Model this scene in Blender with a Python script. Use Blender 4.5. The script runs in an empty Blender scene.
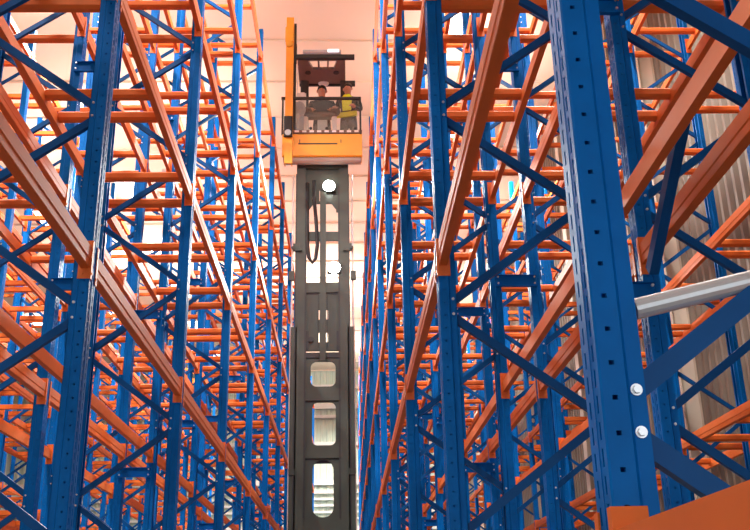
import bpy, bmesh, math, random
from mathutils import Vector, Matrix
from mathutils.geometry import tessellate_polygon
random.seed(7)
SC = bpy.context.scene
COL = SC.collection
EYE = 1.6                      # camera height above the floor
# ------------------------------------------------------------------ materials
def mat(name, col, rough=0.45, metal=0.0, var=0.0, scale=6.0, bump=0.0, emit=None, estr=0.0, spec=0.5, coat=0.0):
    m = bpy.data.materials.new(name); m.use_nodes = True
    nt = m.node_tree; b = nt.nodes['Principled BSDF']
    b.inputs['Base Color'].default_value = (*col, 1)
    b.inputs['Roughness'].default_value = rough
    b.inputs['Metallic'].default_value = metal
    b.inputs['Specular IOR Level'].default_value = spec
    b.inputs['Coat Weight'].default_value = coat
    if emit:
        b.inputs['Emission Color'].default_value = (*emit, 1); b.inputs['Emission Strength'].default_value = estr
    if var > 0 or bump > 0:
        tc = nt.nodes.new('ShaderNodeTexCoord'); n = nt.nodes.new('ShaderNodeTexNoise')
        n.inputs['Scale'].default_value = scale; n.inputs['Detail'].default_value = 5
        nt.links.new(tc.outputs['Object'], n.inputs['Vector'])
        if var > 0:
            r = nt.nodes.new('ShaderNodeMix'); r.data_type = 'RGBA'
            r.inputs[6].default_value = (*[c*(1-var) for c in col], 1)
            r.inputs[7].default_value = (*[min(1, c*(1+var)) for c in col], 1)
            nt.links.new(n.outputs['Fac'], r.inputs[0]); nt.links.new(r.outputs[2], b.inputs['Base Color'])
        if bump > 0:
            bp = nt.nodes.new('ShaderNodeBump'); bp.inputs['Strength'].default_value = bump; bp.inputs['Distance'].default_value = 0.01
            nt.links.new(n.outputs['Fac'], bp.inputs['Height']); nt.links.new(bp.outputs['Normal'], b.inputs['Normal'])
    return m
M = {}
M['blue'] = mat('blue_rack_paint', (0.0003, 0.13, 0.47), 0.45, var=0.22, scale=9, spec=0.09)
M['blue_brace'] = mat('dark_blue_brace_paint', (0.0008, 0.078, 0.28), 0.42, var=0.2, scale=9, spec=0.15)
M['orange'] = mat('orange_rack_paint', (0.72, 0.155, 0.026), 0.55, var=0.14, scale=5, spec=0.2)
M['hook'] = mat('bright_orange_paint', (0.76, 0.16, 0.022), 0.45, var=0.08, scale=5)
M['zinc'] = mat('zinc_plated_steel', (0.62, 0.64, 0.66), 0.3, metal=0.9, var=0.1, scale=12)
M['galv'] = mat('galvanised_tube', (0.60, 0.64, 0.66), 0.3, metal=0.35, var=0.1, scale=12)
M['mast'] = mat('dark_grey_mast_paint', (0.038, 0.05, 0.038), 0.5, var=0.2, scale=5)
M['mast_dark'] = mat('black_steel', (0.02, 0.021, 0.022), 0.5, var=0.2, scale=8)
M['chrome'] = mat('bright_steel_cylinder', (0.75, 0.74, 0.7), 0.3, metal=0.3)
M['yellow'] = mat('orange_yellow_truck_paint', (0.78, 0.34, 0.016), 0.38, var=0.08, scale=4, coat=0.3)
M['rubber'] = mat('black_rubber', (0.015, 0.015, 0.016), 0.7, var=0.2, scale=10)
M['grey'] = mat('light_grey_plastic', (0.42, 0.45, 0.47), 0.5, var=0.1, scale=8)
M['brown'] = mat('brown_grey_upholstery', (0.14, 0.095, 0.08), 0.7, var=0.2, scale=10)
M['white'] = mat('white_plastic', (0.8, 0.8, 0.78), 0.45, var=0.04, scale=5)
M['skin'] = mat('skin', (0.55, 0.27, 0.17), 0.5, var=0.06, scale=20)
M['hair'] = mat('dark_hair', (0.02, 0.014, 0.01), 0.6, var=0.2, scale=30)
M['navy'] = mat('dark_navy_cloth', (0.022, 0.03, 0.045), 0.85, var=0.25, scale=25, bump=0.2)
M['char'] = mat('charcoal_cloth', (0.05, 0.042, 0.04), 0.85, var=0.25, scale=25, bump=0.2)
M['trouser'] = mat('grey_cloth', (0.10, 0.10, 0.11), 0.85, var=0.2, scale=25)
M['hivis'] = mat('yellow_hi_vis_cloth', (0.75, 0.85, 0.02), 0.7, var=0.1, scale=20)
M['lamp'] = mat('lamp_glow', (1, 1, 1), 0.5, emit=(0.95, 1.0, 0.93), estr=60)
M['lampstrip'] = mat('fill_lamp_glow', (1, 1, 1), 0.5, emit=(1.0, 0.86, 0.7), estr=8)
M['skylight'] = mat('skylight_daylight', (0.9, 0.93, 1), 0.4, emit=(1.0, 0.98, 0.95), estr=7)
M['roofglow'] = mat('roof_lamp_glow', (0.9,0.95,1), 0.4, emit=(0.75,0.9,1.0), estr=1.2)
M['guard'] = mat('brown_grey_guard_paint', (0.17, 0.135, 0.115), 0.5, var=0.15, scale=6)
M['under'] = mat('grey_brown_steel', (0.32, 0.25, 0.21), 0.45, var=0.15, scale=6)
M['floor'] = mat('grey_concrete', (0.11, 0.108, 0.105), 0.5, var=0.15, scale=0.8)
M['girt'] = mat('white_steel_girt', (0.72, 0.73, 0.70), 0.5, var=0.05, scale=3)
M['purlin'] = mat('pale_roof_purlin', (0.58, 0.40, 0.30), 0.6, var=0.05, scale=3)
M['column'] = mat('cream_column_paint', (0.62, 0.55, 0.46), 0.6, var=0.08, scale=2)

def glass_mat():
    m = bpy.data.materials.new('clear_cab_screen'); m.use_nodes = True
    nt = m.node_tree; nt.nodes.remove(nt.nodes['Principled BSDF'])
    o = nt.nodes['Material Output']; mx = nt.nodes.new('ShaderNodeMixShader')
    t = nt.nodes.new('ShaderNodeBsdfTransparent'); g = nt.nodes.new('ShaderNodeBsdfGlossy')
    t.inputs[0].default_value = (0.9, 0.92, 0.92, 1); g.inputs['Roughness'].default_value = 0.05
    mx.inputs[0].default_value = 0.03
    nt.links.new(t.outputs[0], mx.inputs[1]); nt.links.new(g.outputs[0], mx.inputs[2]); nt.links.new(mx.outputs[0], o.inputs[0])
    return m
M['glass'] = glass_mat()

def sheet_mat(name, col, axis, pitch, dark=0.55, rough=0.55):
    """profiled sheet cladding: bump from a wave along one axis and slight colour of the ribs' seams"""
    m = mat(name, col, rough)
    nt = m.node_tree; b = nt.nodes['Principled BSDF']
    tc = nt.nodes.new('ShaderNodeTexCoord'); sp = nt.nodes.new('ShaderNodeSeparateXYZ')
    nt.links.new(tc.outputs['Object'], sp.inputs[0])
    n = nt.nodes.new('ShaderNodeTexNoise'); n.inputs['Scale'].default_value = 0.35; n.inputs['Detail'].default_value = 4
    nt.links.new(tc.outputs['Object'], n.inputs['Vector'])
    mx = nt.nodes.new('ShaderNodeMix'); mx.data_type = 'RGBA'
    mx.inputs[6].default_value = (*[c*0.88 for c in col], 1); mx.inputs[7].default_value = (*[min(1, c*1.1) for c in col], 1)
    nt.links.new(n.outputs['Fac'], mx.inputs[0]); nt.links.new(mx.outputs[2], b.inputs['Base Color'])
    return m
M['ceil'] = sheet_mat('peach_ceiling_panel', (0.80, 0.68, 0.55), 0, 1)
M['wallfar'] = sheet_mat('pale_green_grey_cladding', (0.56, 0.68, 0.58), 0, 1)
M['wallright'] = sheet_mat('tan_cladding', (0.20, 0.16, 0.125), 0, 1)
M['wallleft'] = sheet_mat('pale_cladding', (0.55, 0.50, 0.45), 0, 1)

# ------------------------------------------------------------------ mesh builder
class MB:
    def __init__(s): s.v = []; s.f = []; s.mi = []; s.cur = 0
    def add(s, vs, fs):
        o = len(s.v); s.v += [tuple(v) for v in vs]; s.f += [tuple(i+o for i in f) for f in fs]; s.mi += [s.cur]*len(fs)
    def box(s, x0, x1, y0, y1, z0, z1):
        s.add([(x0,y0,z0),(x1,y0,z0),(x1,y1,z0),(x0,y1,z0),(x0,y0,z1),(x1,y0,z1),(x1,y1,z1),(x0,y1,z1)],
              [(0,3,2,1),(4,5,6,7),(0,1,5,4),(1,2,6,5),(2,3,7,6),(3,0,4,7)])
    def bbox(s, x0, x1, y0, y1, z0, z1, b=0.01):
        """box with chamfered long edges (octagonal section along its longest axis)"""
        d = (x1-x0, y1-y0, z1-z0); a = d.index(max(d)); lo = (x0,y0,z0); hi = (x1,y1,z1)
        i, j = [k for k in range(3) if k != a]
        b = min(b, d[i]*0.4, d[j]*0.4)
        pr = [(lo[i]+b,lo[j]),(hi[i]-b,lo[j]),(hi[i],lo[j]+b),(hi[i],hi[j]-b),(hi[i]-b,hi[j]),(lo[i]+b,hi[j]),(lo[i],hi[j]-b),(lo[i],lo[j]+b)]
        vs = []
        for e in (lo[a], hi[a]):
            for p in pr:
                q = [0,0,0]; q[a] = e; q[i] = p[0]; q[j] = p[1]; vs.append(q)
        fs = [tuple(range(7,-1,-1)), tuple(range(8,16))] + [(k,(k+1)%8,(k+1)%8+8,k+8) for k in range(8)]
        if a == 1: fs = [f[::-1] for f in fs]
        s.add(vs, fs)
    def prism(s, prof, p, q, up):
        """extrude a closed profile [(a,b)] from p to q; a runs sideways, b along up"""
        p, q = Vector(p), Vector(q); d = (q-p).normalized(); up = Vector(up); sd = d.cross(up).normalized(); u2 = sd.cross(d)
        n = len(prof); vs = [p+sd*a+u2*b for a, b in prof] + [q+sd*a+u2*b for a, b in prof]
        s.add(vs, [tuple(range(n-1,-1,-1)), tuple(range(n,2*n))] + [(k,(k+1)%n,(k+1)%n+n,k+n) for k in range(n)])
    def bar(s, p, q, w, h, up=(0,0,1)):
        s.prism([(-w/2,-h/2),(w/2,-h/2),(w/2,h/2),(-w/2,h/2)], p, q, up)
    def chan(s, p, q, w, h, t, up):
        """C channel, web at -w/2 side"""
        s.prism([(-w/2,-h/2),(w/2,-h/2),(w/2,-h/2+t),(-w/2+t,-h/2+t),(-w/2+t,h/2-t),(w/2,h/2-t),(w/2,h/2),(-w/2,h/2)], p, q, up)
    def cyl(s, p, q, r, n=10, r2=None):
        p, q = Vector(p), Vector(q); d = (q-p).normalized()
        up = Vector((0,0,1)) if abs(d.z) < 0.9 else Vector((1,0,0)); a = d.cross(up).normalized(); b = a.cross(d)
        r2 = r if r2 is None else r2; vs = []
        for c, rr in ((p,r),(q,r2)):
            for k in range(n):
                t = 2*math.pi*k/n; vs.append(c+a*math.cos(t)*rr+b*math.sin(t)*rr)
        s.add(vs, [tuple(range(n-1,-1,-1)), tuple(range(n,2*n))]+[(k,(k+1)%n,(k+1)%n+n,k+n) for k in range(n)])
    def tube(s, pts, r, n=8):
        pts = [Vector(p) for p in pts]; vs = []; prev = None
        for i, p in enumerate(pts):
            d = (pts[min(i+1,len(pts)-1)]-pts[max(i-1,0)]).normalized()
            if prev is None: a = d.orthogonal().normalized()
            else: a = (prev - d*prev.dot(d)).normalized()
            prev = a; b = d.cross(a)
            vs += [p+(a*math.cos(2*math.pi*k/n)+b*math.sin(2*math.pi*k/n))*r for k in range(n)]
        fs = [tuple(range(n-1,-1,-1)), tuple(range((len(pts)-1)*n, len(pts)*n))]
        for i in range(len(pts)-1):
            fs += [(i*n+k, i*n+(k+1)%n, (i+1)*n+(k+1)%n, (i+1)*n+k) for k in range(n)]
        s.add(vs, fs)
    def ball(s, c, rx, ry, rz, n=12, m=8):
        c = Vector(c); vs = [c+Vector((0,0,-rz))]
        for i in range(1, m):
            ph = -math.pi/2+math.pi*i/m
            vs += [c+Vector((rx*math.cos(ph)*math.cos(2*math.pi*k/n), ry*math.cos(ph)*math.sin(2*math.pi*k/n), rz*math.sin(ph))) for k in range(n)]
        vs.append(c+Vector((0,0,rz))); L = len(vs)-1
        fs = [(0,1+(k+1)%n,1+k) for k in range(n)]
        for i in range(m-2):
            fs += [(1+i*n+k,1+i*n+(k+1)%n,1+(i+1)*n+(k+1)%n,1+(i+1)*n+k) for k in range(n)]
        fs += [(L,1+(m-2)*n+k,1+(m-2)*n+(k+1)%n) for k in range(n)]
        s.add(vs, fs)
    def plate(s, outer, holes, y0, y1, fn=None):
        """plate in the xz plane with holes, thickness y0..y1 (fn maps (x,y,z))"""
        loops = [outer]+holes
        tri = tessellate_polygon([[Vector((a,b,0)) for a,b in L] for L in loops])
        flat = [p for L in loops for p in L]; n = len(flat)
        vs = [(a,y0,b) for a,b in flat]+[(a,y1,b) for a,b in flat]
        fs = [tuple(t) for t in tri]+[tuple(i+n for i in reversed(t)) for t in tri]
        o = 0
        for L in loops:
            k = len(L); fs += [(o+i,o+(i+1)%k,o+(i+1)%k+n,o+i+n) for i in range(k)]; o += k
        if fn: vs = [fn(*v) for v in vs]
        s.add(vs, fs)
    def holed(s, ax, u0, u1, z0, z1, w, cols, hw, hh, pitch, t, zoff=0.0, flip=False):
        """perforated strip. ax 'x': lies in plane x=w, u runs along y; 'y': plane y=w, u runs along x. t thickness offset along the plane normal"""
        us = [u0]
        for c in cols: us += [c-hw/2, c+hw/2]
        us.append(u1)
        n = int((z1-z0)/pitch)-1; zs = [z0]
        for k in range(n):
            zc = z0+zoff+pitch*(k+0.75); zs += [zc-hh/2, zc+hh/2]
        zs.append(z1)
        U, Z = len(us), len(zs); o = len(s.v)
        P = (lambda u,z,d: (w+d,u,z)) if ax == 'x' else (lambda u,z,d: (u,w+d,z))
        for d in (0, t): s.v += [P(u,z,d) for z in zs for u in us]
        N = U*Z; fs = []
        for j in range(Z-1):
            for i in range(U-1):
                a = o+j*U+i
                if i % 2 == 1 and j % 2 == 1:
                    c = [a,a+1,a+1+U,a+U]
                    fs += [(c[k],c[(k+1)%4],c[(k+1)%4]+N,c[k]+N) for k in range(4)]
                else:
                    fs += [(a,a+1,a+1+U,a+U),(a+N,a+U+N,a+1+U+N,a+1+N)]
        s.f += fs; s.mi += [s.cur]*len(fs)
    def mesh(s, name, mats, smooth=False, fix=True):
        me = bpy.data.meshes.new(name); me.from_pydata(s.v, [], s.f)
        for m in (mats if isinstance(mats, (list,tuple)) else [mats]): me.materials.append(m)
        me.polygons.foreach_set('material_index', s.mi)
        if fix:
            bm = bmesh.new(); bm.from_mesh(me); bmesh.ops.recalc_face_normals(bm, faces=bm.faces); bm.to_mesh(me); bm.free()
        if smooth: me.polygons.foreach_set('use_smooth', [True]*len(me.polygons))
        me.update(); return me

def link(name, data, parent=None, loc=(0,0,0), rz=0.0):
    o = bpy.data.objects.new(name, data); COL.objects.link(o)
    o.location = loc; o.rotation_euler = (0,0,rz); o.parent = parent
    return o
def tag(o, label, cat, group=None, kind=None):
    o['label'] = label; o['category'] = cat
    if group: o['group'] = group
    if kind: o['kind'] = kind
    return o
def thing(name, label, cat, loc=(0,0,0), rz=0.0, group=None):
    return tag(link(name, None, None, loc, rz), label, cat, group)
def struct(name, mb, m, label, loc=(0,0,0), rz=0.0, cat='structure'):
    o = link(name, mb.mesh(name, m), None, loc, rz); o['kind'] = 'structure'; o['label'] = label; o['category'] = cat
    return o

# ------------------------------------------------------------------ rack dimensions
P, D0, S, H0 = 2.8, 1.7275, 1.68, EYE-0.009       # bay pitch, first frame, level spacing, first connector foot
TOP = EYE+9.02
W, DP = 0.116, 0.088                               # upright face width (along the aisle) and depth
FD = 0.81                                          # frame depth
LEV = 6
ROWS = {   # aisle face x, direction of depth, first and last frame, words
    'R1': (0.475, 1, 0, 13, 'right of the aisle', 'right aisle row'),
    'R2': (2.335, -1, 0, 13, 'second row on the right', 'right back row'),
    'R3': (3.58, 1, 0, 13, 'third row on the right', 'third right row'),
    'L1': (-1.285, -1, 1, 13, 'left of the aisle', 'left aisle row'),
    'L2': (-3.145, 1, 1, 13, 'second row on the left', 'left back row'),
    'L3': (-4.90, -1, 2, 13, 'third row on the left', 'third left row'),
    'L4': (-6.76, 1, 2, 13, 'fourth row on the left', 'fourth left row'),
    'L5': (-8.52, -1, 3, 13, 'fifth row on the left', 'fifth left row'),
}
ORD = ['first','second','third','fourth','fifth','sixth','seventh','eighth','ninth','tenth','eleventh','twelfth','thirteenth','fourteenth']

def upright_mesh(side):
    """omega section, open towards the frame's inside; side=+1 aisle upright (x from 0), -1 rear (x from FD inwards)"""
    b = MB(); t = 0.0025
    b.holed('x', 0.004, W-0.004, 0, TOP, 0, [0.030, W-0.030], 0.010, 0.034, 0.05, t)
    for y in (0, W):
        sg = 1 if y == 0 else -1
        b.holed('y', 0.004, 0.050, 0, TOP, y, [0.026], 0.010, 0.009, 0.0667, sg*t, 0.01)
        b.add([(0,y+sg*0.004,0),(0.004,y,0),(0.004,y,TOP),(0,y+sg*0.004,TOP)], [(0,1,2,3)])
        y2 = y+sg*0.010
        b.add([(0.050,y,0),(0.058,y2,0),(0.058,y2,TOP),(0.050,y,TOP)], [(0,1,2,3)])
        b.box(0.058, DP, min(y2,y2+sg*t), max(y2,y2+sg*t), 0, TOP)
        b.box(DP-t, DP, min(y2,y2+sg*0.02), max(y2,y2+sg*0.02), 0, TOP)
    # centre groove of the face
    b.box(-0.0015, 0.0, W/2-0.008, W/2+0.008, 0, TOP)
    b.box(-0.02, DP+0.03, -0.02, W+0.02, 0, 0.006)
    if side < 0:
        b.v = [(FD-x, y, z) for x, y, z in b.v]
    return b.mesh('post', M['blue'])
UP = {1: upright_mesh(1), -1: upright_mesh(-1)}

NF, NR, CY = EYE+0.37, EYE+0.94, 1.14
def nodes():
    out = []; k = -3
    while True:
        zf, zr = NF+CY*k, NR+CY*k
        if zr > TOP-0.1: break
        if zf > 0.12: out.append((zf, zr, 1))
        if zf+CY < TOP-0.1 and zr > 0.12: out.append((zr, zf+CY, -1))
        k += 1
    return out
XA, XB = 0.070, FD-0.070
def brace_pts(z0, z1, d):
    g = 0.040
    if d > 0: return (XA, W/2, z0+g), (XB, W/2, z1-g)
    return (XB, W/2, z0+g), (XA, W/2, z1-g)
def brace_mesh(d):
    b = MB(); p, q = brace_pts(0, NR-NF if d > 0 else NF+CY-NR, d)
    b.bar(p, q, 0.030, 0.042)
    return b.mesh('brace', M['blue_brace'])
BR = {1: brace_mesh(1), -1: brace_mesh(-1)}
def bolt_mesh(x, z, r):
    b = MB()
    b.cyl((x,0.004,z),(x,W-0.004,z),0.005,8)
    for y, sg in ((0.010,-1),(W-0.010,1)):
        b.cyl((x,y,z),(x,y+sg*0.004,z),0.0115*r,14); b.cyl((x,y+sg*0.004,z),(x,y+sg*0.011,z),0.008*r,6)
    return b.mesh('bolt', M['zinc'])
def bolts_for(d, r):
    p, q = brace_pts(0, NR-NF if d > 0 else NF+CY-NR, d)
    return [bolt_mesh(p[0], p[2], r), bolt_mesh(q[0], q[2], r)]
BO = {(d, k): bolts_for(d, 1.0 if k else 0.6) for d in (1,-1) for k in (True, False)}
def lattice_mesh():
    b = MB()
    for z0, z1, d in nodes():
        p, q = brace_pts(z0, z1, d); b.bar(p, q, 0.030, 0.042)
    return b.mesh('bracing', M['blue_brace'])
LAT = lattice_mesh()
BASE = None

def frame(row, n):
    xf, dr, n0, n1, words, short = ROWS[row]
    y = D0+n*P
    rz = 0.0 if dr > 0 else math.pi
    loc = (xf, y if dr > 0 else y+W, 0)
    k = n-n0
    fr = thing('pallet_rack_upright', 'blue braced rack upright, %s, %s from the camera' % (words, ORD[k]), 'rack upright', loc, rz, 'blue rack uprights')
    link('post', UP[1], fr); link('post', UP[-1], fr)
    near = (row in ('R1','L1') and n <= 6) or (row in ('R2','L2') and n <= 4) or (n <= 2)
    if near:
        for z0, z1, d in nodes():
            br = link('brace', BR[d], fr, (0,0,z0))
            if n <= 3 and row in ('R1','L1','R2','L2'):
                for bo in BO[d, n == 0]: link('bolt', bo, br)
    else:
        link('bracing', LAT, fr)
    return fr
for row, (xf, dr, n0, n1, *_ ) in ROWS.items():
    for n in range(n0, n1+1): frame(row, n)

# ------------------------------------------------------------------ beams and pallet support bars
BZ0, BZ1, BD = 0.055, 0.165, 0.046
BL = P-W
def rail_shape(b, x0, s, y0, y1, z):
    """stepped box rail; s=+1 outer face at x0 looking to -x"""
    pr = [(0.006,BZ0),(BD,BZ0),(BD,BZ1-0.028),(BD-0.016,BZ1-0.028),(BD-0.016,BZ1),(0,BZ1),(0,BZ0+0.048),(0.003,BZ0+0.040),(0.003,BZ0+0.004)]
    n = len(pr); vs = [(x0+s*a, y0, z+c) for a, c in pr]+[(x0+s*a, y1, z+c) for a, c in pr]
    b.add(vs, [tuple(range(n)), tuple(range(2*n-1,n-1,-1))]+[(k,k+n,(k+1)%n+n,(k+1)%n) for k in range(n)])
def conn_shape(b, x0, s, ye, dy, z):
    """L connector at beam end ye; dy = direction towards the upright"""
    t = 0.004; xs = sorted((x0-s*0.005, x0-s*0.001)); ys = sorted((ye, ye+dy*0.024))
    b.box(xs[0], xs[1], ys[0], ys[1], z, z+0.205)
    xs = sorted((x0-s*0.005, x0+s*0.062)); ys = sorted((ye-dy*t, ye))
    b.box(xs[0], xs[1], ys[0], ys[1], z, z+0.205)
    b.cyl((x0-s*0.005, ye+dy*0.014, z+0.03), (x0-s*0.009, ye+dy*0.014, z+0.03), 0.007, 8)
    b.cyl((x0+s*0.035, ye-dy*t, z+0.028), (x0+s*0.035, ye-dy*0.008, z+0.028), 0.007, 8)
RM = MB(); rail_shape(RM, 0, 1, 0.004, BL-0.004, 0); RAIL = RM.mesh('rail', M['orange'])
CM = []
for ye, dy in ((0,-1),(BL,1)):
    b = MB(); conn_shape(b, 0, 1, ye, dy, 0); CM.append(b.mesh('connector', M['hook']))
BW, BH = 0.072, 0.072
b = MB(); b.bbox(BD, FD-BD, -BW/2, BW/2, BZ1-BH, BZ1-0.001, 0.016); BARM = b.mesh('support_bar', M['orange'])
FR = [0.092-0.011, 0.452-0.011, 0.562-0.011, 0.91-0.011]
# camera model (same as the camera below) used only to rank which repeats show largest
F, PITCH, ROLL, YAW = 950.49, 0.36536, -0.01933, 0.03389
cp, sp_, cyw, syw, cr, sr = math.cos(PITCH), math.sin(PITCH), math.cos(YAW), math.sin(YAW), math.cos(ROLL), math.sin(ROLL)
FW = Vector((syw*cp, cyw*cp, sp_)); R0 = Vector((cyw, -syw, 0)); U0 = R0.cross(FW)
RT = R0*cr+U0*sr; UPV = U0*cr-R0*sr
CAMP = Vector((0,0,EYE))
def px(p):
    d = Vector(p)-CAMP; z = d.dot(FW)
    if z < 0.15: return None
    return 375+F*d.dot(RT)/z, 265-F*d.dot(UPV)/z, z
def shown(p, q, th):
    p, q = Vector(p), Vector(q); tot = 0; last = None; N = 16
    for i in range(N+1):
        a = px(p.lerp(q, i/N))
        ok = a and -2 < a[0] < 752 and -2 < a[1] < 532
        if ok and last: tot += math.hypot(a[0]-last[0], a[1]-last[1])*th*F/a[2]
        last = a if ok else None
    return tot
HID = {'R1':1.0,'L1':1.0,'R2':0.8,'R3':0.5,'L2':0.8,'L3':0.3,'L4':0.2,'L5':0.1}
beams, bars = [], []
for row, (xf, dr, n0, n1, words, short) in ROWS.items():
    for n in range(n0-1 if row in ('R1','R2','L1','L2','L3','L4') else n0, n1):
        y = D0+n*P+W
        for l in range(LEV):
            z = H0+l*S
            for side in (0, 1):
                x = xf if side == 0 else xf+dr*FD
                sg = dr if side == 0 else -dr
                a = shown((x,y,z+.11),(x,y+BL,z+.11),.1)*HID[row]
                if a > 0 or n < 6: beams.append((a, row, n, l, side, x, y, z, sg))
            for k, fr in enumerate(FR):
                if l <= (1 if row[1] in '12' else 0): continue
                yy = D0+n*P+fr*P
                a = shown((xf+dr*BD,yy,z+BZ1-.03),(xf+dr*(FD-BD),yy,z+BZ1-.03),.06)*HID[row]
                if a > 0 or n < 6: bars.append((a, row, n, l, k, xf, yy, z, dr))
beams.sort(key=lambda t: -t[0]); bars.sort(key=lambda t: -t[0])
TIER = ['lowest','second','third','fourth','fifth','top']
NI = 300
for a, row, n, l, side, x, y, z, sg in beams[:NI]:
    if a <= 0: continue
    n0 = ROWS[row][2]-1; short = ROWS[row][5]
    lab = 'orange %s crossbar of the %s, %s tier, %s bay from the camera' % ('aisle-side' if side == 0 else 'rear', short, TIER[l], ORD[n-n0])
    o = thing('pallet_rack_crossbar', lab, 'rack crossbar', (x, y if sg > 0 else y+BL, z), 0 if sg > 0 else math.pi, 'orange rack crossbars')
    link('rail', RAIL, o)
    for c in CM: link('connector', c, o)
for a, row, n, l, k, xf, yy, z, dr in bars[:NI]:
    if a <= 0: continue
    n0 = ROWS[row][2]-1; short = ROWS[row][5]
    lab = 'orange pallet bar, %s, %s tier, %s bay from camera, %s of its four' % (short, TIER[l], ORD[n-n0], ['nearest','second','third','farthest'][k])
    o = link('pallet_support_bar', BARM, None, (xf, yy, z), 0 if dr > 0 else math.pi)
    tag(o, lab, 'support bar', 'orange pallet support bars')
b = MB()
for t in [t for t in beams[:NI] if t[0] <= 0]+beams[NI:]:
    a, row, n, l, side, x, y, z, sg = t
    rail_shape(b, x, sg, y+.004, y+BL-.004, z)
    conn_shape(b, x, sg, y, -1, z); conn_shape(b, x, sg, y+BL, 1, z)
o = link('distant_rack_crossbars', b.mesh('distant_rack_crossbars', M['orange'], fix=False)); tag(o, 'hundreds of small orange rack crossbars far down the rows', 'rack crossbars', kind='stuff')
b = MB()
for t in [t for t in bars[:NI] if t[0] <= 0]+bars[NI:]:
    a, row, n, l, k, xf, yy, z, dr = t
    xs = sorted((xf+dr*BD, xf+dr*(FD-BD)))
    b.box(xs[0], xs[1], yy-BW/2, yy+BW/2, z+BZ1-BH, z+BZ1-.001)
o = link('distant_support_bars', b.mesh('distant_support_bars', M['orange'], fix=False)); tag(o, 'hundreds of small orange pallet support bars far down the rows', 'support bars', kind='stuff')

# row spacers between back-to-back frames
b = MB(); b.chan((-0.05,-0.018,0),(0.29,-0.018,0),0.032,0.10,0.004,(0,0,1)); SPM = b.mesh('channel', M['blue'])
SPE = []
for xe in (0.0, 0.236):
  for zz in (-0.028, 0.028):
    b = MB(); xx = -0.030 if xe == 0 else 0.270; b.cyl((xx,-0.034,zz),(xx,-0.045,zz),0.008,6); SPE.append(b.mesh('bolt', M['zinc']))
for xa, pair, words in ((1.285,'R','right'),(-2.335,'L','left')):
    for n in range(1, 9):
        for j, h in enumerate((0.55,2.6,4.65,6.7) if n % 2 == 0 else (1.52,3.25,5.75,7.8)):
            z = EYE+h; q = px((xa+.12, D0+n*P, z))
            if not q or not (-20 < q[0] < 770 and -20 < q[1] < 550): continue
            o = thing('row_spacer', 'blue row spacer between back-to-back rows on the %s, %s frame line, %s up' % (words, ORD[n-(0 if words == 'right' else 1)], ORD[j]), 'row spacer', (xa, D0+n*P, z+0.05), 0, 'blue row spacers')
            link('channel', SPM, o)
            for e in SPE: link('bolt', e, o)

# loose galvanised strut at the nearest right frame and the long diagonal in the flue behind it
b = MB(); b.cyl((0.575,D0+0.06,EYE+0.585),(1.225,D0+0.06,EYE+0.74),0.0215,16)
o = link('tie_bar', b.mesh('tube', M['galv'])); tag(o, 'shiny grey steel tie bar running right from the nearest blue upright', 'tie bar')
b = MB(); b.chan((1.40,4.02,EYE+1.50),(1.40,3.40,EYE+1.95),0.06,0.045,0.004,(1,0,0))
o = link('rack_diagonal', b.mesh('diagonal', M['blue_brace'])); tag(o, 'wide dark blue diagonal strut behind the nearest right upright', 'diagonal strut')

# ------------------------------------------------------------------ building shell
XL_, XRW, YB, YF, ZC = -17.0, 5.4, -4.0, 46.0, 13.6
b = MB(); b.box(XL_, XRW, YB-8, YF, -0.2, 0); struct('floor', b, M['floor'], 'smooth grey concrete warehouse floor', cat='floor')
b = MB(); b.box(XL_, XRW, YB, YF, ZC, ZC+0.1)
y = 1.0
k = 0
while y < YF:
    b.box(XL_, XRW, y, y+0.06, ZC-0.05, ZC); y += 1.66
struct('ceiling', b, [M['ceil']], 'peach panelled warehouse ceiling', cat='ceiling')
def clad(x0, x1, z0, z1, pitch, depth):
    """trapezoidal sheet along x, at y from 0 to -depth"""
    b = MB(); n = int((x1-x0)/pitch); pts = []
    for i in range(n):
        x = x0+i*pitch
        pts += [(x,0),(x+pitch*.42,0),(x+pitch*.55,-depth),(x+pitch*.87,-depth)]
    pts.append((x0+n*pitch,0)); m = len(pts)
    b.add([(x,y,z0) for x,y in pts]+[(x,y,z1) for x,y in pts], [(i,i+1,i+1+m,i+m) for i in range(m-1)])
    b.box(x0, x1, 0.02, 0.12, z0, z1)
    return b
struct('wall_far', clad(XL_, XRW, 0, ZC, 0.30, 0.04), M['wallfar'], 'pale green-grey corrugated far wall', (0, YF, 0), cat='wall')
o = struct('wall_right', clad(0, YF-YB, 0, ZC, 0.25, 0.09), M['wallright'], 'tan corrugated right wall', (XRW, YF, 0), -math.pi/2, cat='wall')
b = MB(); b.box(XL_, XRW, YB-0.2, YB, 4.2, ZC); b.box(XL_, -2.6, YB-0.2, YB, 0, 4.2); struct('wall_back_added', b, M['wallleft'], 'added pale wall behind the camera, opening shaped for low light', cat='wall')  # unseen wall added so light enters only low, through its opening
struct('wall_left', clad(0, YF-YB, 0, ZC, 0.25, 0.05), M['wallleft'], 'pale corrugated left wall', (XL_, YB, 0), math.pi/2, cat='wall')
for i, (z, h) in enumerate(((4.4,.2),(5.9,.2),(6.4,.1),(6.7,.1),(7.0,.1),(7.3,.1),(7.6,.1),(8.0,.22),(9.85,.18),(11.2,.14),(11.65,.26),(12.65,.2))):
    b = MB(); b.box(XL_, XRW, YF-0.24, YF-0.05, z, z+h)
    struct('trim_%d' % (i+1), b, M['girt'], 'white steel girt across the far wall', cat='trim')
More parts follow.
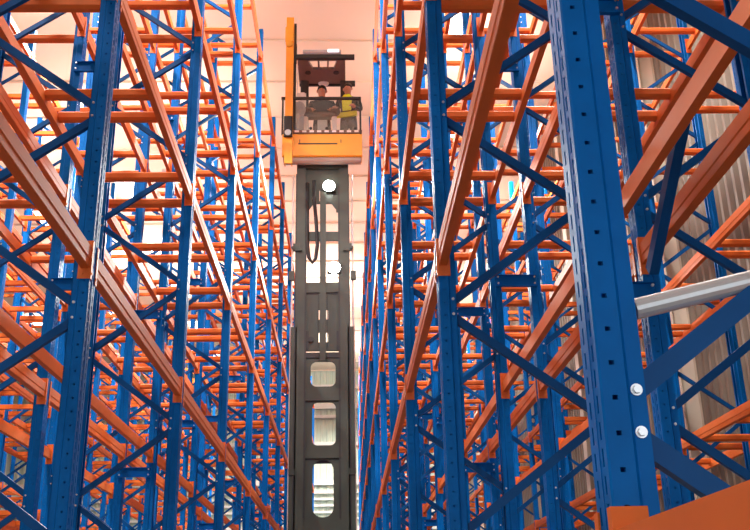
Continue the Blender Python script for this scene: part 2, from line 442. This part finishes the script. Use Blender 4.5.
for i, y in enumerate((8.0, 14.0, 20.0, 26.0, 32.0, 38.0)):
    b = MB(); x1 = XRW-0.06
    b.box(x1-0.30, x1-0.285, y-.14, y+.14, 0, ZC-.06); b.box(x1-0.015, x1, y-.14, y+.14, 0, ZC-.06); b.box(x1-.285, x1-.015, y-.006, y+.006, 0, ZC-.06)
    o = link('steel_column', b.mesh('steel_column', M['column'])); o['kind'] = 'structure'; o['label'] = 'cream steel column on the right wall'; o['category'] = 'column'
# skylights in the ceiling
i = 0
for xs, ys in ((-6.2,(14.5,19.0,23.5,28.0,32.5,37.0,41.5)),(2.6,(15.5,20,24.5,29,33.5,38)),(-12.5,(12,18,24,30,36))):
    for y in ys:
        i += 1
        b = MB(); b.box(xs-0.3, xs+0.3, y+.6, y+2.0, ZC-0.07, ZC-0.055)
        o = struct('window_%d' % i, b, M['skylight'], 'bright white skylight panel in the ceiling', cat='skylight')

# ------------------------------------------------------------------ truck
CX = -0.405; TY = 16.0
def rrect(x0, x1, z0, z1, r, n=5):
    out = []
    for cx, cz, a0 in ((x1-r,z0+r,-90),(x1-r,z1-r,0),(x0+r,z1-r,90),(x0+r,z0+r,180)):
        for k in range(n+1):
            a = math.radians(a0+90*k/n); out.append((cx+r*math.cos(a), cz+r*math.sin(a)))
    return out
tk = thing('order_picker_truck', 'tall grey mast truck with raised orange cab in the aisle', 'forklift truck', (CX, TY, 0))
# chassis (below the frame of the photo)
b = MB(); b.bbox(-0.62,0.62,0.25,2.9,0.12,1.25,0.06); b.box(-0.58,0.58,-0.15,0.25,0.08,0.45)
for x in (-0.5,0.5):
    b.cyl((x-.09,0.1,0.18),(x+.09,0.1,0.18),0.18,20); b.cyl((x-.09,2.4,0.2),(x+.09,2.4,0.2),0.2,20)
link('chassis', b.mesh('chassis', M['yellow']), tk)
# outer mast rails
for sx in (-1,1):
    b = MB(); xo = sx*0.50
    b.prism([(-0.055,-0.09),(0.055,-0.09),(0.055,-0.06),(0.0,-0.06),(0.0,0.06),(0.055,0.06),(0.055,0.09),(-0.055,0.09)] if sx < 0 else
            [(0.055,-0.09),(0.055,0.09),(-0.055,0.09),(-0.055,0.06),(0,0.06),(0,-0.06),(-0.055,-0.06),(-0.055,-0.09)], (xo,0.09,0.1),(xo,0.09,6.57),(0,1,0))
    b.box(xo-0.06, xo+0.06, -0.02, 0.0, 4.0, 4.1)
    link('outer_mast_rail', b.mesh('outer_mast_rail', M['mast']), tk)
    b = MB(); xi = sx*0.395
    b.box(xi-0.085, xi+0.085, 0.0, 0.03, 0.6, 9.80); b.box(xi+sx*0.055, xi+sx*0.085, 0.03, 0.16, 0.6, 9.80); b.box(xi-0.085, xi+0.085, 0.16, 0.18, 0.6, 9.80)
    link('inner_mast_rail', b.mesh('inner_mast_rail', M['mast']), tk)
    b = MB(); b.box(sx*0.30-0.015, sx*0.30+0.015, -0.004, 0.0, 3.3, 9.3)
    b.box(sx*0.48-0.012, sx*0.48+0.012, -0.004, 0.0, 0.6, 9.55)
    link('mast_chain', b.mesh('mast_chain', M['mast_dark']), tk)
    b = MB(); b.cyl((sx*0.545,0.05,6.55),(sx*0.545,0.05,9.55),0.018,10); b.cyl((sx*0.545,0.05,0.3),(sx*0.545,0.05,6.6),0.03,10)
    link('lift_cylinder', b.mesh('lift_cylinder', M['chrome']), tk)
    b = MB(); b.box(sx*0.47-0.06, sx*0.47+0.06, -0.03, 0.02, 8.00, 8.14); b.cyl((sx*0.40,-0.06,8.02),(sx*0.40,-0.02,8.02),0.03,10); b.cyl((sx*0.53,-0.06,8.05),(sx*0.53,-0.02,8.05),0.03,10)
    link('mast_bracket', b.mesh('mast_bracket', M['mast']), tk)
    b = MB(); b.box(sx*0.555-.05, sx*0.555+.05, 0, 0.06, 7.45, 7.62)
    link('cylinder_clamp', b.mesh('cylinder_clamp', M['mast']), tk)
# web plates between the rails with oval openings
b = MB()
b.plate([(-0.34,2.2),(0.34,2.2),(0.34,6.12),(-0.34,6.12)],
        [rrect(-0.20,0.23,5.51,5.95,0.10), rrect(-0.17,0.23,4.50,5.23,0.09), rrect(-0.16,0.19,3.32,4.25,0.16), rrect(-0.16,0.19,2.35,3.05,0.15)], 0.05, 0.075)
b.box(-0.40,0.40,0.02,0.05,4.28,4.46); b.box(-0.40,0.40,0.02,0.05,5.26,5.47); b.box(-0.40,0.40,0.02,0.05,3.08,3.28)
link('mast_web', b.mesh('mast_web', M['mast']), tk)
b = MB(); b.box(-0.33,0.33,0.09,0.11,4.20,4.32); b.box(-0.33,0.33,0.09,0.11,5.98,6.10)
b.box(-0.33,0.33,0.03,0.05,6.02,6.10)
link('cross_tube', b.mesh('cross_tube', M['mast_dark']), tk)
b = MB()
b.plate([(-0.33,6.14),(0.33,6.14),(0.33,7.40),(-0.33,7.40)], [rrect(-0.075,-0.045,6.72,6.90,0.014), rrect(0.065,0.10,6.72,6.90,0.014), rrect(-0.075,-0.045,6.30,6.48,0.014), rrect(0.065,0.10,6.30,6.48,0.014)], 0.06, 0.08)
b.box(-0.36,0.36,0.03,0.06,7.22,7.41); b.box(-0.25,-.06,0.04,0.05,6.14,6.2)
link('mast_panel', b.mesh('mast_panel', M['mast']), tk)
b = MB(); b.box(-0.30,-0.065,0.052,0.058,7.19,7.22); b.box(0.085,0.30,0.052,0.058,7.19,7.22)
for x in (-0.072,0.09): b.box(x-.006,x+.006,0.052,0.059,6.2,7.19)
for x in (-0.27,0.28): b.box(x-.03,x+.03,0.03,0.055,6.15,6.5)
b.cyl((-0.2,0.02,6.35),(-0.2,0.05,6.35),0.05,12)
link('panel_seam', b.mesh('panel_seam', M['mast_dark']), tk)
b = MB(); b.box(-0.045,0.065,-0.02,0.02,6.05,9.2); b.bbox(-0.05,0.07,-0.03,0.03,5.95,6.08,0.01)
link('centre_post', b.mesh('centre_post', M['mast']), tk)
b = MB(); b.box(-0.34,0.34,0.04,0.07,8.22,8.40)
link('mid_crossbar', b.mesh('mid_crossbar', M['mast']), tk)
b = MB()
b.plate([(-0.36,8.80),(-0.25,8.80),(-0.25,8.85),(-0.17,8.97),(0.17,8.97),(0.25,8.85),(0.25,8.80),(0.36,8.80),(0.36,9.82),(-0.36,9.82)],
        [rrect(-0.19,-0.15,9.05,9.33,0.015), rrect(-0.06,-0.0,9.02,9.25,0.01)], 0.06, 0.085)
b.box(-0.36,0.36,-0.02,0.06,9.68,9.82)
link('top_plate', b.mesh('top_plate', M['mast']), tk)
b = MB()
pts = [(-0.22,-0.02,9.3),(-0.20,-0.03,8.9),(-0.15,-0.04,8.4)]
b.tube([(-0.28,-0.03,9.35),(-0.275,-0.04,8.6),(-0.27,-0.05,8.1),(-0.24,-0.05,7.85),(-0.18,-0.05,7.76),(-0.12,-0.05,7.84),(-0.09,-0.05,8.1),(-0.11,-0.045,8.5),(-0.15,-0.04,9.0),(-0.16,-0.03,9.4)], 0.035, 10)
link('cable_loop', b.mesh('cable_loop', M['rubber'], smooth=True), tk)
for nm, x, z, lb in (('floodlight',0.12,9.28,'glowing upper floodlight'),('floodlight',0.21,7.66,'glowing lower floodlight')):
    b = MB(); b.bbox(x-.12,x+.12,-0.05,0.05,z-.10,z+.10,0.02)
    fl = link('floodlight', b.mesh('housing', M['mast_dark']), tk); fl['label'] = lb
    b = MB(); b.cyl((x,-0.052,z),(x,-0.06,z),0.11,18)
    link('lens', b.mesh('lens', M['lamp']), fl)
    ld = bpy.data.lights.new('flood', 'SPOT'); ld.energy = 1200; ld.spot_size = 2.2; ld.spot_blend = 0.6; ld.color = (0.95,1,0.93); ld.shadow_soft_size = 0.08
    lo = link('floodlight_beam', ld, fl, (x,-0.12,z)); lo.rotation_euler = (math.radians(75),0,math.pi)
# cab platform
b = MB(); y0 = -0.20
b.bbox(-0.75,0.745,y0,y0+0.06,9.74,10.22,0.02)
b.box(-0.46,0.46,y0+.06,1.25,9.76,9.82)
b.box(-0.73,-0.69,y0+.06,y0+.2,9.70,10.17); b.box(0.695,0.735,y0+.06,y0+.2,9.70,10.17); b.box(-0.72,0.725,y0+.06,y0+.2,9.70,9.76)
link('cab_platform', b.mesh('cab_platform', M['yellow']), tk)
b = MB(); b.box(-0.45,0.28,y0-.006,y0,9.99,10.015); b.box(-0.43,-.415,y0-.006,y0,10.02,10.09); b.box(0.34,.355,y0-.006,y0,10.02,10.09)
link('fascia_slot', b.mesh('fascia_slot', M['mast_dark']), tk)
b = MB(); b.bbox(-0.72,0.72,y0+0.01,y0+0.16,9.63,9.74,0.03)
link('platform_underframe', b.mesh('platform_underframe', M['under']), tk)
b = MB(); b.bbox(-0.75,0.745,y0,y0+0.05,10.22,10.30,0.01)
ks = link('kick_strip', b.mesh('kick_strip', M['brown']), tk)
for k in range(10):
    b = MB(); b.box(-0.66+k*.14,-0.58+k*.14,y0-.004,y0+.004,10.245,10.285); link('light_pad', b.mesh('light_pad', M['white']), ks)
# front screen with frame
b = MB(); b.box(-0.74,0.72,y0+.02,y0+.026,10.22,10.98); sc = link('front_screen', b.mesh('front_screen', M['glass']), tk)
b = MB(); b.bbox(-0.78,0.735,y0,y0+.05,10.955,11.02,0.015); b.bbox(-0.77,-0.735,y0,y0+.04,10.2,11.0,.01); b.bbox(0.70,0.735,y0,y0+.04,10.2,11.0,.01)
for x in (-.22,.08,.62): b.ball((x,y0,10.33),.03,.02,.03)
link('screen_frame', b.mesh('screen_frame', M['mast_dark']), tk)
# auxiliary mast post at the left of the cab
b = MB(); b.box(-0.70,-0.555,y0-.10,y0-.08,9.55,12.74); b.box(-0.70,-0.68,y0-.08,y0+.04,9.55,12.74); b.box(-0.575,-0.555,y0-.08,y0+.04,9.55,12.62)
b.bbox(-0.72,-0.55,y0-.13,y0-.08,12.18,12.50,.02); b.cyl((-0.64,y0-.13,12.12),(-0.64,y0-.08,12.12),0.07,16)
for x,z in ((-0.67,12.32),(-0.60,12.36)): b.cyl((x,y0-.14,z),(x,y0-.13,z),.02,8)
link('auxiliary_mast', b.mesh('auxiliary_mast', M['yellow']), tk)
b = MB(); b.bbox(-0.715,-0.555,y0-.17,y0-.10,10.08,10.50,.02); bx_ = link('mast_carriage', b.mesh('mast_carriage', M['rubber']), tk)
b = MB(); b.cyl((-0.635,y0-.172,10.15),(-0.635,y0-.18,10.15),.06,16); link('carriage_disc', b.mesh('carriage_disc', M['grey']), bx_)
b = MB(); b.box(-0.555,-0.51,y0+.02,y0+.1,10.2,12.68); b.box(-.555,-.50,y0+.0,y0+.1,11.8,12.2)
link('rear_guide', b.mesh('rear_guide', M['mast_dark']), tk)
b = MB(); b.box(-0.50,-0.485,y0+.25,y0+.27,9.76,11.9); link('grab_rail', b.mesh('grab_rail', M['white']), tk)
# overhead guard
GZ = 11.90
g = MB()
def horiz(x,y,z): return (x, z, GZ+y)
g.plate([(-0.49,y0+.05),(0.44,y0+.05),(0.44,y0+0.95),(-0.49,y0+0.95)],
        [[(-0.28,y0+.10),(-0.10,y0+.10),(-0.10,y0+.40),(-0.20,y0+.40)], [(-0.07,y0+.10),(0.09,y0+.10),(0.08,y0+.40),(-0.06,y0+.40)], [(0.12,y0+.10),(0.28,y0+.10),(0.21,y0+.40),(0.11,y0+.40)]], -0.03, 0.03, horiz)
gd = link('overhead_guard', g.mesh('overhead_guard', M['guard']), tk)
b = MB(); b.bbox(-0.52,0.62,y0-.02,y0+.06,GZ-.05,GZ+.06,.02); link('guard_bar', b.mesh('guard_bar', M['mast_dark']), gd)
b = MB(); b.bbox(-0.49,0.64,y0+.93,y0+1.01,GZ-.06,GZ+.06,.02); link('guard_bar', b.mesh('guard_bar', M['mast_dark']), gd)
b = MB(); b.ball((0.0,y0+.88,GZ-.05),.11,.05,.07); link('dome_lamp', b.mesh('dome_lamp', M['white'], smooth=True), gd)
b = MB(); b.bbox(-0.38,0.36,y0-.02,y0+.08,GZ+.07,GZ+.17,.03); rl = link('roof_light_bar', b.mesh('roof_light_bar', M['grey']), gd)
b = MB(); b.bbox(0.10,0.32,y0-.03,y0-.02,GZ+.09,GZ+.16,.02); link('lens', b.mesh('lens', M['roofglow']), rl)
for x in (-0.30,0.26):
    b = MB(); b.cyl((x,y0+.5,GZ-.03),(x,y0+.5,GZ-.05),.06,8)
    link('guard_mount', b.mesh('guard_mount', M['mast_dark']), gd)
for x in (-0.36,0.40):
    b = MB(); b.bbox(x-.10 if x<0 else x-.06,x+.06,y0+.80,y0+.92,9.76,GZ-.03,.02); link('guard_post', b.mesh('guard_post', M['char']), tk)
# control console and covers in the cab
b = MB()
for x in (-0.33,-0.02,0.22):
    pass
b.bbox(-0.36,0.26,y0+.22,y0+.42,10.72,10.84,.04)
b.ball((-.30,y0+.3,10.86),.10,.1,.09); b.ball((.24,y0+.3,10.86),.10,.1,.09)
link('control_console', b.mesh('control_console', M['brown']), tk)
for x in (-0.33,0.22):
    b = MB(); b.bbox(x-.05,x+.05,y0+.25,y0+.35,9.76,10.74,.02); link('console_post', b.mesh('console_post', M['white']), tk)
b = MB(); b.bbox(-0.10,0.09,y0+.20,y0+.24,9.9,10.62,.03); link('console_cover', b.mesh('console_cover', M['grey']), tk)
b = MB(); b.bbox(-0.56,-0.36,y0+.12,y0+.35,10.3,10.98,.08); b.ball((-.46,y0+.2,10.85),.14,.12,.17); link('seat_back', b.mesh('seat_back', M['grey']), tk)
b = MB(); b.bbox(-0.50,-0.33,y0+.4,y0+.5,10.95,11.35,.04); link('side_cover', b.mesh('side_cover', M['white']), tk)

for ch in tk.children:
    if ch.name.split('.')[0] in ('cab_platform','fascia_slot','platform_underframe','kick_strip','front_screen','screen_frame','auxiliary_mast','mast_carriage','rear_guide','grab_rail','overhead_guard','guard_post','control_console','console_post','console_cover','seat_back','side_cover'):
        ch.location.z = 0.08
# ------------------------------------------------------------------ people
def skin_body(name, joints, edges, radii, mats_fn, mats, parent):
    me = bpy.data.meshes.new(name); me.from_pydata(joints, edges, [])
    o = bpy.data.objects.new(name, me); COL.objects.link(o)
    m = o.modifiers.new('s', 'SKIN'); m.use_smooth_shade = True
    for i, r in enumerate(radii):
        me.skin_vertices[0].data[i].radius = r if isinstance(r, tuple) else (r, r)
    me.skin_vertices[0].data[0].use_root = True
    s = o.modifiers.new('u', 'SUBSURF'); s.levels = 2; s.render_levels = 2
    dg = bpy.context.evaluated_depsgraph_get(); ev = o.evaluated_get(dg)
    nm = bpy.data.meshes.new_from_object(ev); bpy.data.objects.remove(o); bpy.data.meshes.remove(me)
    nm.materials.clear()
    for mm in mats: nm.materials.append(mm)
    for p in nm.polygons: p.material_index = mats_fn(p.center); p.use_smooth = True
    return link(name, nm, parent)
def person(label, x, y, zf, hgt, coat, rz, vest=False, lean=0.0):
    root = thing('person', label, 'person', (x, y, zf), rz, None)
    k = hgt/1.75
    J = [(0,0,.95),(0,-.02,1.15),(0,-.03+lean*.3,1.38),(0,-.04+lean*.5,1.49),(0,-.05+lean*.6,1.55),(0,-.07+lean*.6,1.63),(0,-.06+lean*.6,1.71),
         (.19,-.02+lean*.3,1.41),(.26,-.06,1.15),(.20,-.28,1.08),(.18,-.36,1.08),
         (-.19,-.02+lean*.3,1.41),(-.26,-.06,1.15),(-.20,-.28,1.08),(-.18,-.36,1.08),
         (.10,0,.88),(.11,-.02,.48),(.11,.02,.08),(.12,-.14,.04),
         (-.10,0,.88),(-.11,-.02,.48),(-.11,.02,.08),(-.12,-.14,.04)]
    E = [(0,1),(1,2),(2,3),(3,4),(4,5),(5,6),(2,7),(7,8),(8,9),(9,10),(2,11),(11,12),(12,13),(13,14),(0,15),(15,16),(16,17),(17,18),(0,19),(19,20),(20,21),(21,22)]
    Rr = [(.16,.12),(.15,.11),(.18,.12),.065,.06,(.085,.10),(.08,.095),.075,.055,.042,.038,.075,.055,.042,.038,.09,.068,.048,.045,.09,.068,.048,.045]
    J = [(a*k,b_*k,c*k) for a,b_,c in J]; Rr = [tuple(v*k for v in r) if isinstance(r, tuple) else r*k for r in Rr]
    def fn(c):
        if c.z > 1.52*k: return 0
        if c.y < -.33*k and c.z > .9*k: return 0
        return 1 if c.z > .92*k else 2
    bd = skin_body('body', J, E, Rr, fn, [M['skin'], coat, M['trouser']], root)
    hc = Vector((0,(-.065+lean*.6)*k,1.67*k))
    b = MB(); b.ball(hc+Vector((0,.034*k,.045*k)), .088*k, .095*k, .085*k, 14, 10)
    b.v = [v for v in b.v]
    hr = link('hair', b.mesh('hair', M['hair'], smooth=True), root)
    for s in (-1,1):
        b = MB(); b.ball(hc+Vector((s*.035*k,-.10*k,0)), .014*k,.008*k,.009*k,8,6); link('eye', b.mesh('eye', M['hair']), root)
    b = MB(); b.ball(hc+Vector((0,-.112*k,-.03*k)), .014*k,.02*k,.024*k,8,6); link('nose', b.mesh('nose', M['skin'], smooth=True), root)
    b = MB(); b.ball(hc+Vector((0,-.10*k,-.068*k)), .026*k,.008*k,.007*k,8,6); link('mouth', b.mesh('mouth', M['skin'], smooth=True), root)
    for s in (-1,1):
        b = MB(); b.ball(hc+Vector((s*.088*k,.01*k,-.01*k)), .014*k,.024*k,.034*k,8,6); link('ear', b.mesh('ear', M['skin'], smooth=True), root)
    # fingers: four fingers and a thumb on each hand
    for s in (-1,1):
        b = MB(); h = Vector((s*.18*k,-.37*k,1.08*k))
        for i, L in enumerate((.075,.085,.08,.062)):
            o = h+Vector((s*(-.03+.02*i)*k,-.02*k,0)); b.tube([o, o+Vector((0,-L*.5*k,.004)), o+Vector((0,-L*.8*k,-.025*k)), o+Vector((0,-L*.75*k,-.05*k))], .009*k, 6)
        o = h+Vector((-s*.035*k,0.01,0)); b.tube([o, o+Vector((-s*.03*k,-.03*k,-.005)), o+Vector((-s*.028*k,-.06*k,-.02*k))], .010*k, 6)
        link('fingers', b.mesh('fingers', M['skin'], smooth=True), root)
    if vest:
        b = MB()
        b.prism([(-.085,0),(.085,0),(.10,.30),(.05,.36),(-.05,.36),(-.10,.30)], (0,-.155*k+lean*.3,1.12*k), (0,-.135*k+lean*.3,1.12*k), (0,0,1))
        b.prism([(-.20,0),(.20,0),(.20,.10),(-.20,.10)], (0,-.165*k+lean*.2,.98*k), (0,-.13*k+lean*.2,.98*k), (0,0,1))
        link('hi_vis_vest', b.mesh('hi_vis_vest', M['hivis']), root)
    return root
person('person in dark clothes standing at the middle of the raised cab', CX-0.03, TY+0.60, 9.90, 1.85, M['navy'], 0.0)
person('person in dark jacket with yellow hi-vis panels, right side of cab', CX+0.50, TY+0.30, 9.90, 1.72, M['char'], -0.25, vest=True)

# ------------------------------------------------------------------ lights
def fill_lamp(x, y, z, e, label):  # added lamps with no visible source, put in to brighten racks and ceiling
    t = thing('added_fill_lamp', label, 'lamp', (x, y, z), 0, 'added fill lamps')
    b = MB(); b.bbox(-0.12,0.12,-0.6,0.6,0.0,0.08,.02); link('housing', b.mesh('housing', M['white']), t)
    b = MB(); b.box(-0.10,0.10,-0.57,0.57,-0.012,-0.002); link('diffuser', b.mesh('diffuser', M['lampstrip']), t)
    b = MB(); b.cyl((0,-.4,0.08),(0,-.4,ZC-0.06-z),.008,6); b.cyl((0,.4,0.08),(0,.4,ZC-0.06-z),.008,6); link('hanger', b.mesh('hanger', M['zinc']), t)
    ld = bpy.data.lights.new('bay', 'AREA'); ld.shape = 'RECTANGLE'; ld.size = 0.2; ld.size_y = 1.1; ld.energy = e; ld.color = (1.0,0.95,0.88); ld.spread = math.radians(170)
    link('lamp_light', ld, t, (0,0,-0.03))
    lu = bpy.data.lights.new('fill_up', 'AREA'); lu.shape = 'RECTANGLE'; lu.size = 0.2; lu.size_y = 1.1; lu.energy = e*0.28; lu.color = (1.0,0.93,0.84)
    link('lamp_uplight', lu, t, (0,0,0.10)).rotation_euler = (math.pi,0,0)
    return t
names = {-0.4:'main aisle', 3.0:'right-hand aisle', -4.0:'left-hand aisle', -7.6:'far left aisle'}
for x, ys in ((-0.4,(9.5,33.0,41.0)),(3.0,(5,10,18,26,34)),(-4.0,(2,8,14,20,26,32)),(-7.6,(6,14,22,30))):  # farthest main-aisle lamps added behind the mast to brighten the far wall
    for i, y in enumerate(ys):
        fill_lamp(x, y, 11.3, 450 if y < 30 else 900, 'added fill lamp over the %s, %s from the camera' % (names[x], ORD[i]))

w = bpy.data.worlds.new('World'); SC.world = w; w.use_nodes = True
w.node_tree.nodes['Background'].inputs[0].default_value = (0.9, 0.95, 1.0, 1)
w.node_tree.nodes['Background'].inputs[1].default_value = 1.9

# ------------------------------------------------------------------ camera
cd = bpy.data.cameras.new('camera'); cam = bpy.data.objects.new('camera', cd); COL.objects.link(cam)
cd.sensor_fit = 'HORIZONTAL'; cd.sensor_width = 36.0; cd.lens = F*36.0/750.0; cd.clip_start = 0.05; cd.clip_end = 200
m = Matrix((RT, UPV, -FW)).transposed().to_4x4(); m.translation = CAMP
cam.matrix_world = m
SC.camera = cam
SC.view_settings.view_transform = 'Standard'; SC.view_settings.look = 'None'; SC.view_settings.gamma = 1; SC.view_settings.exposure = 0.08
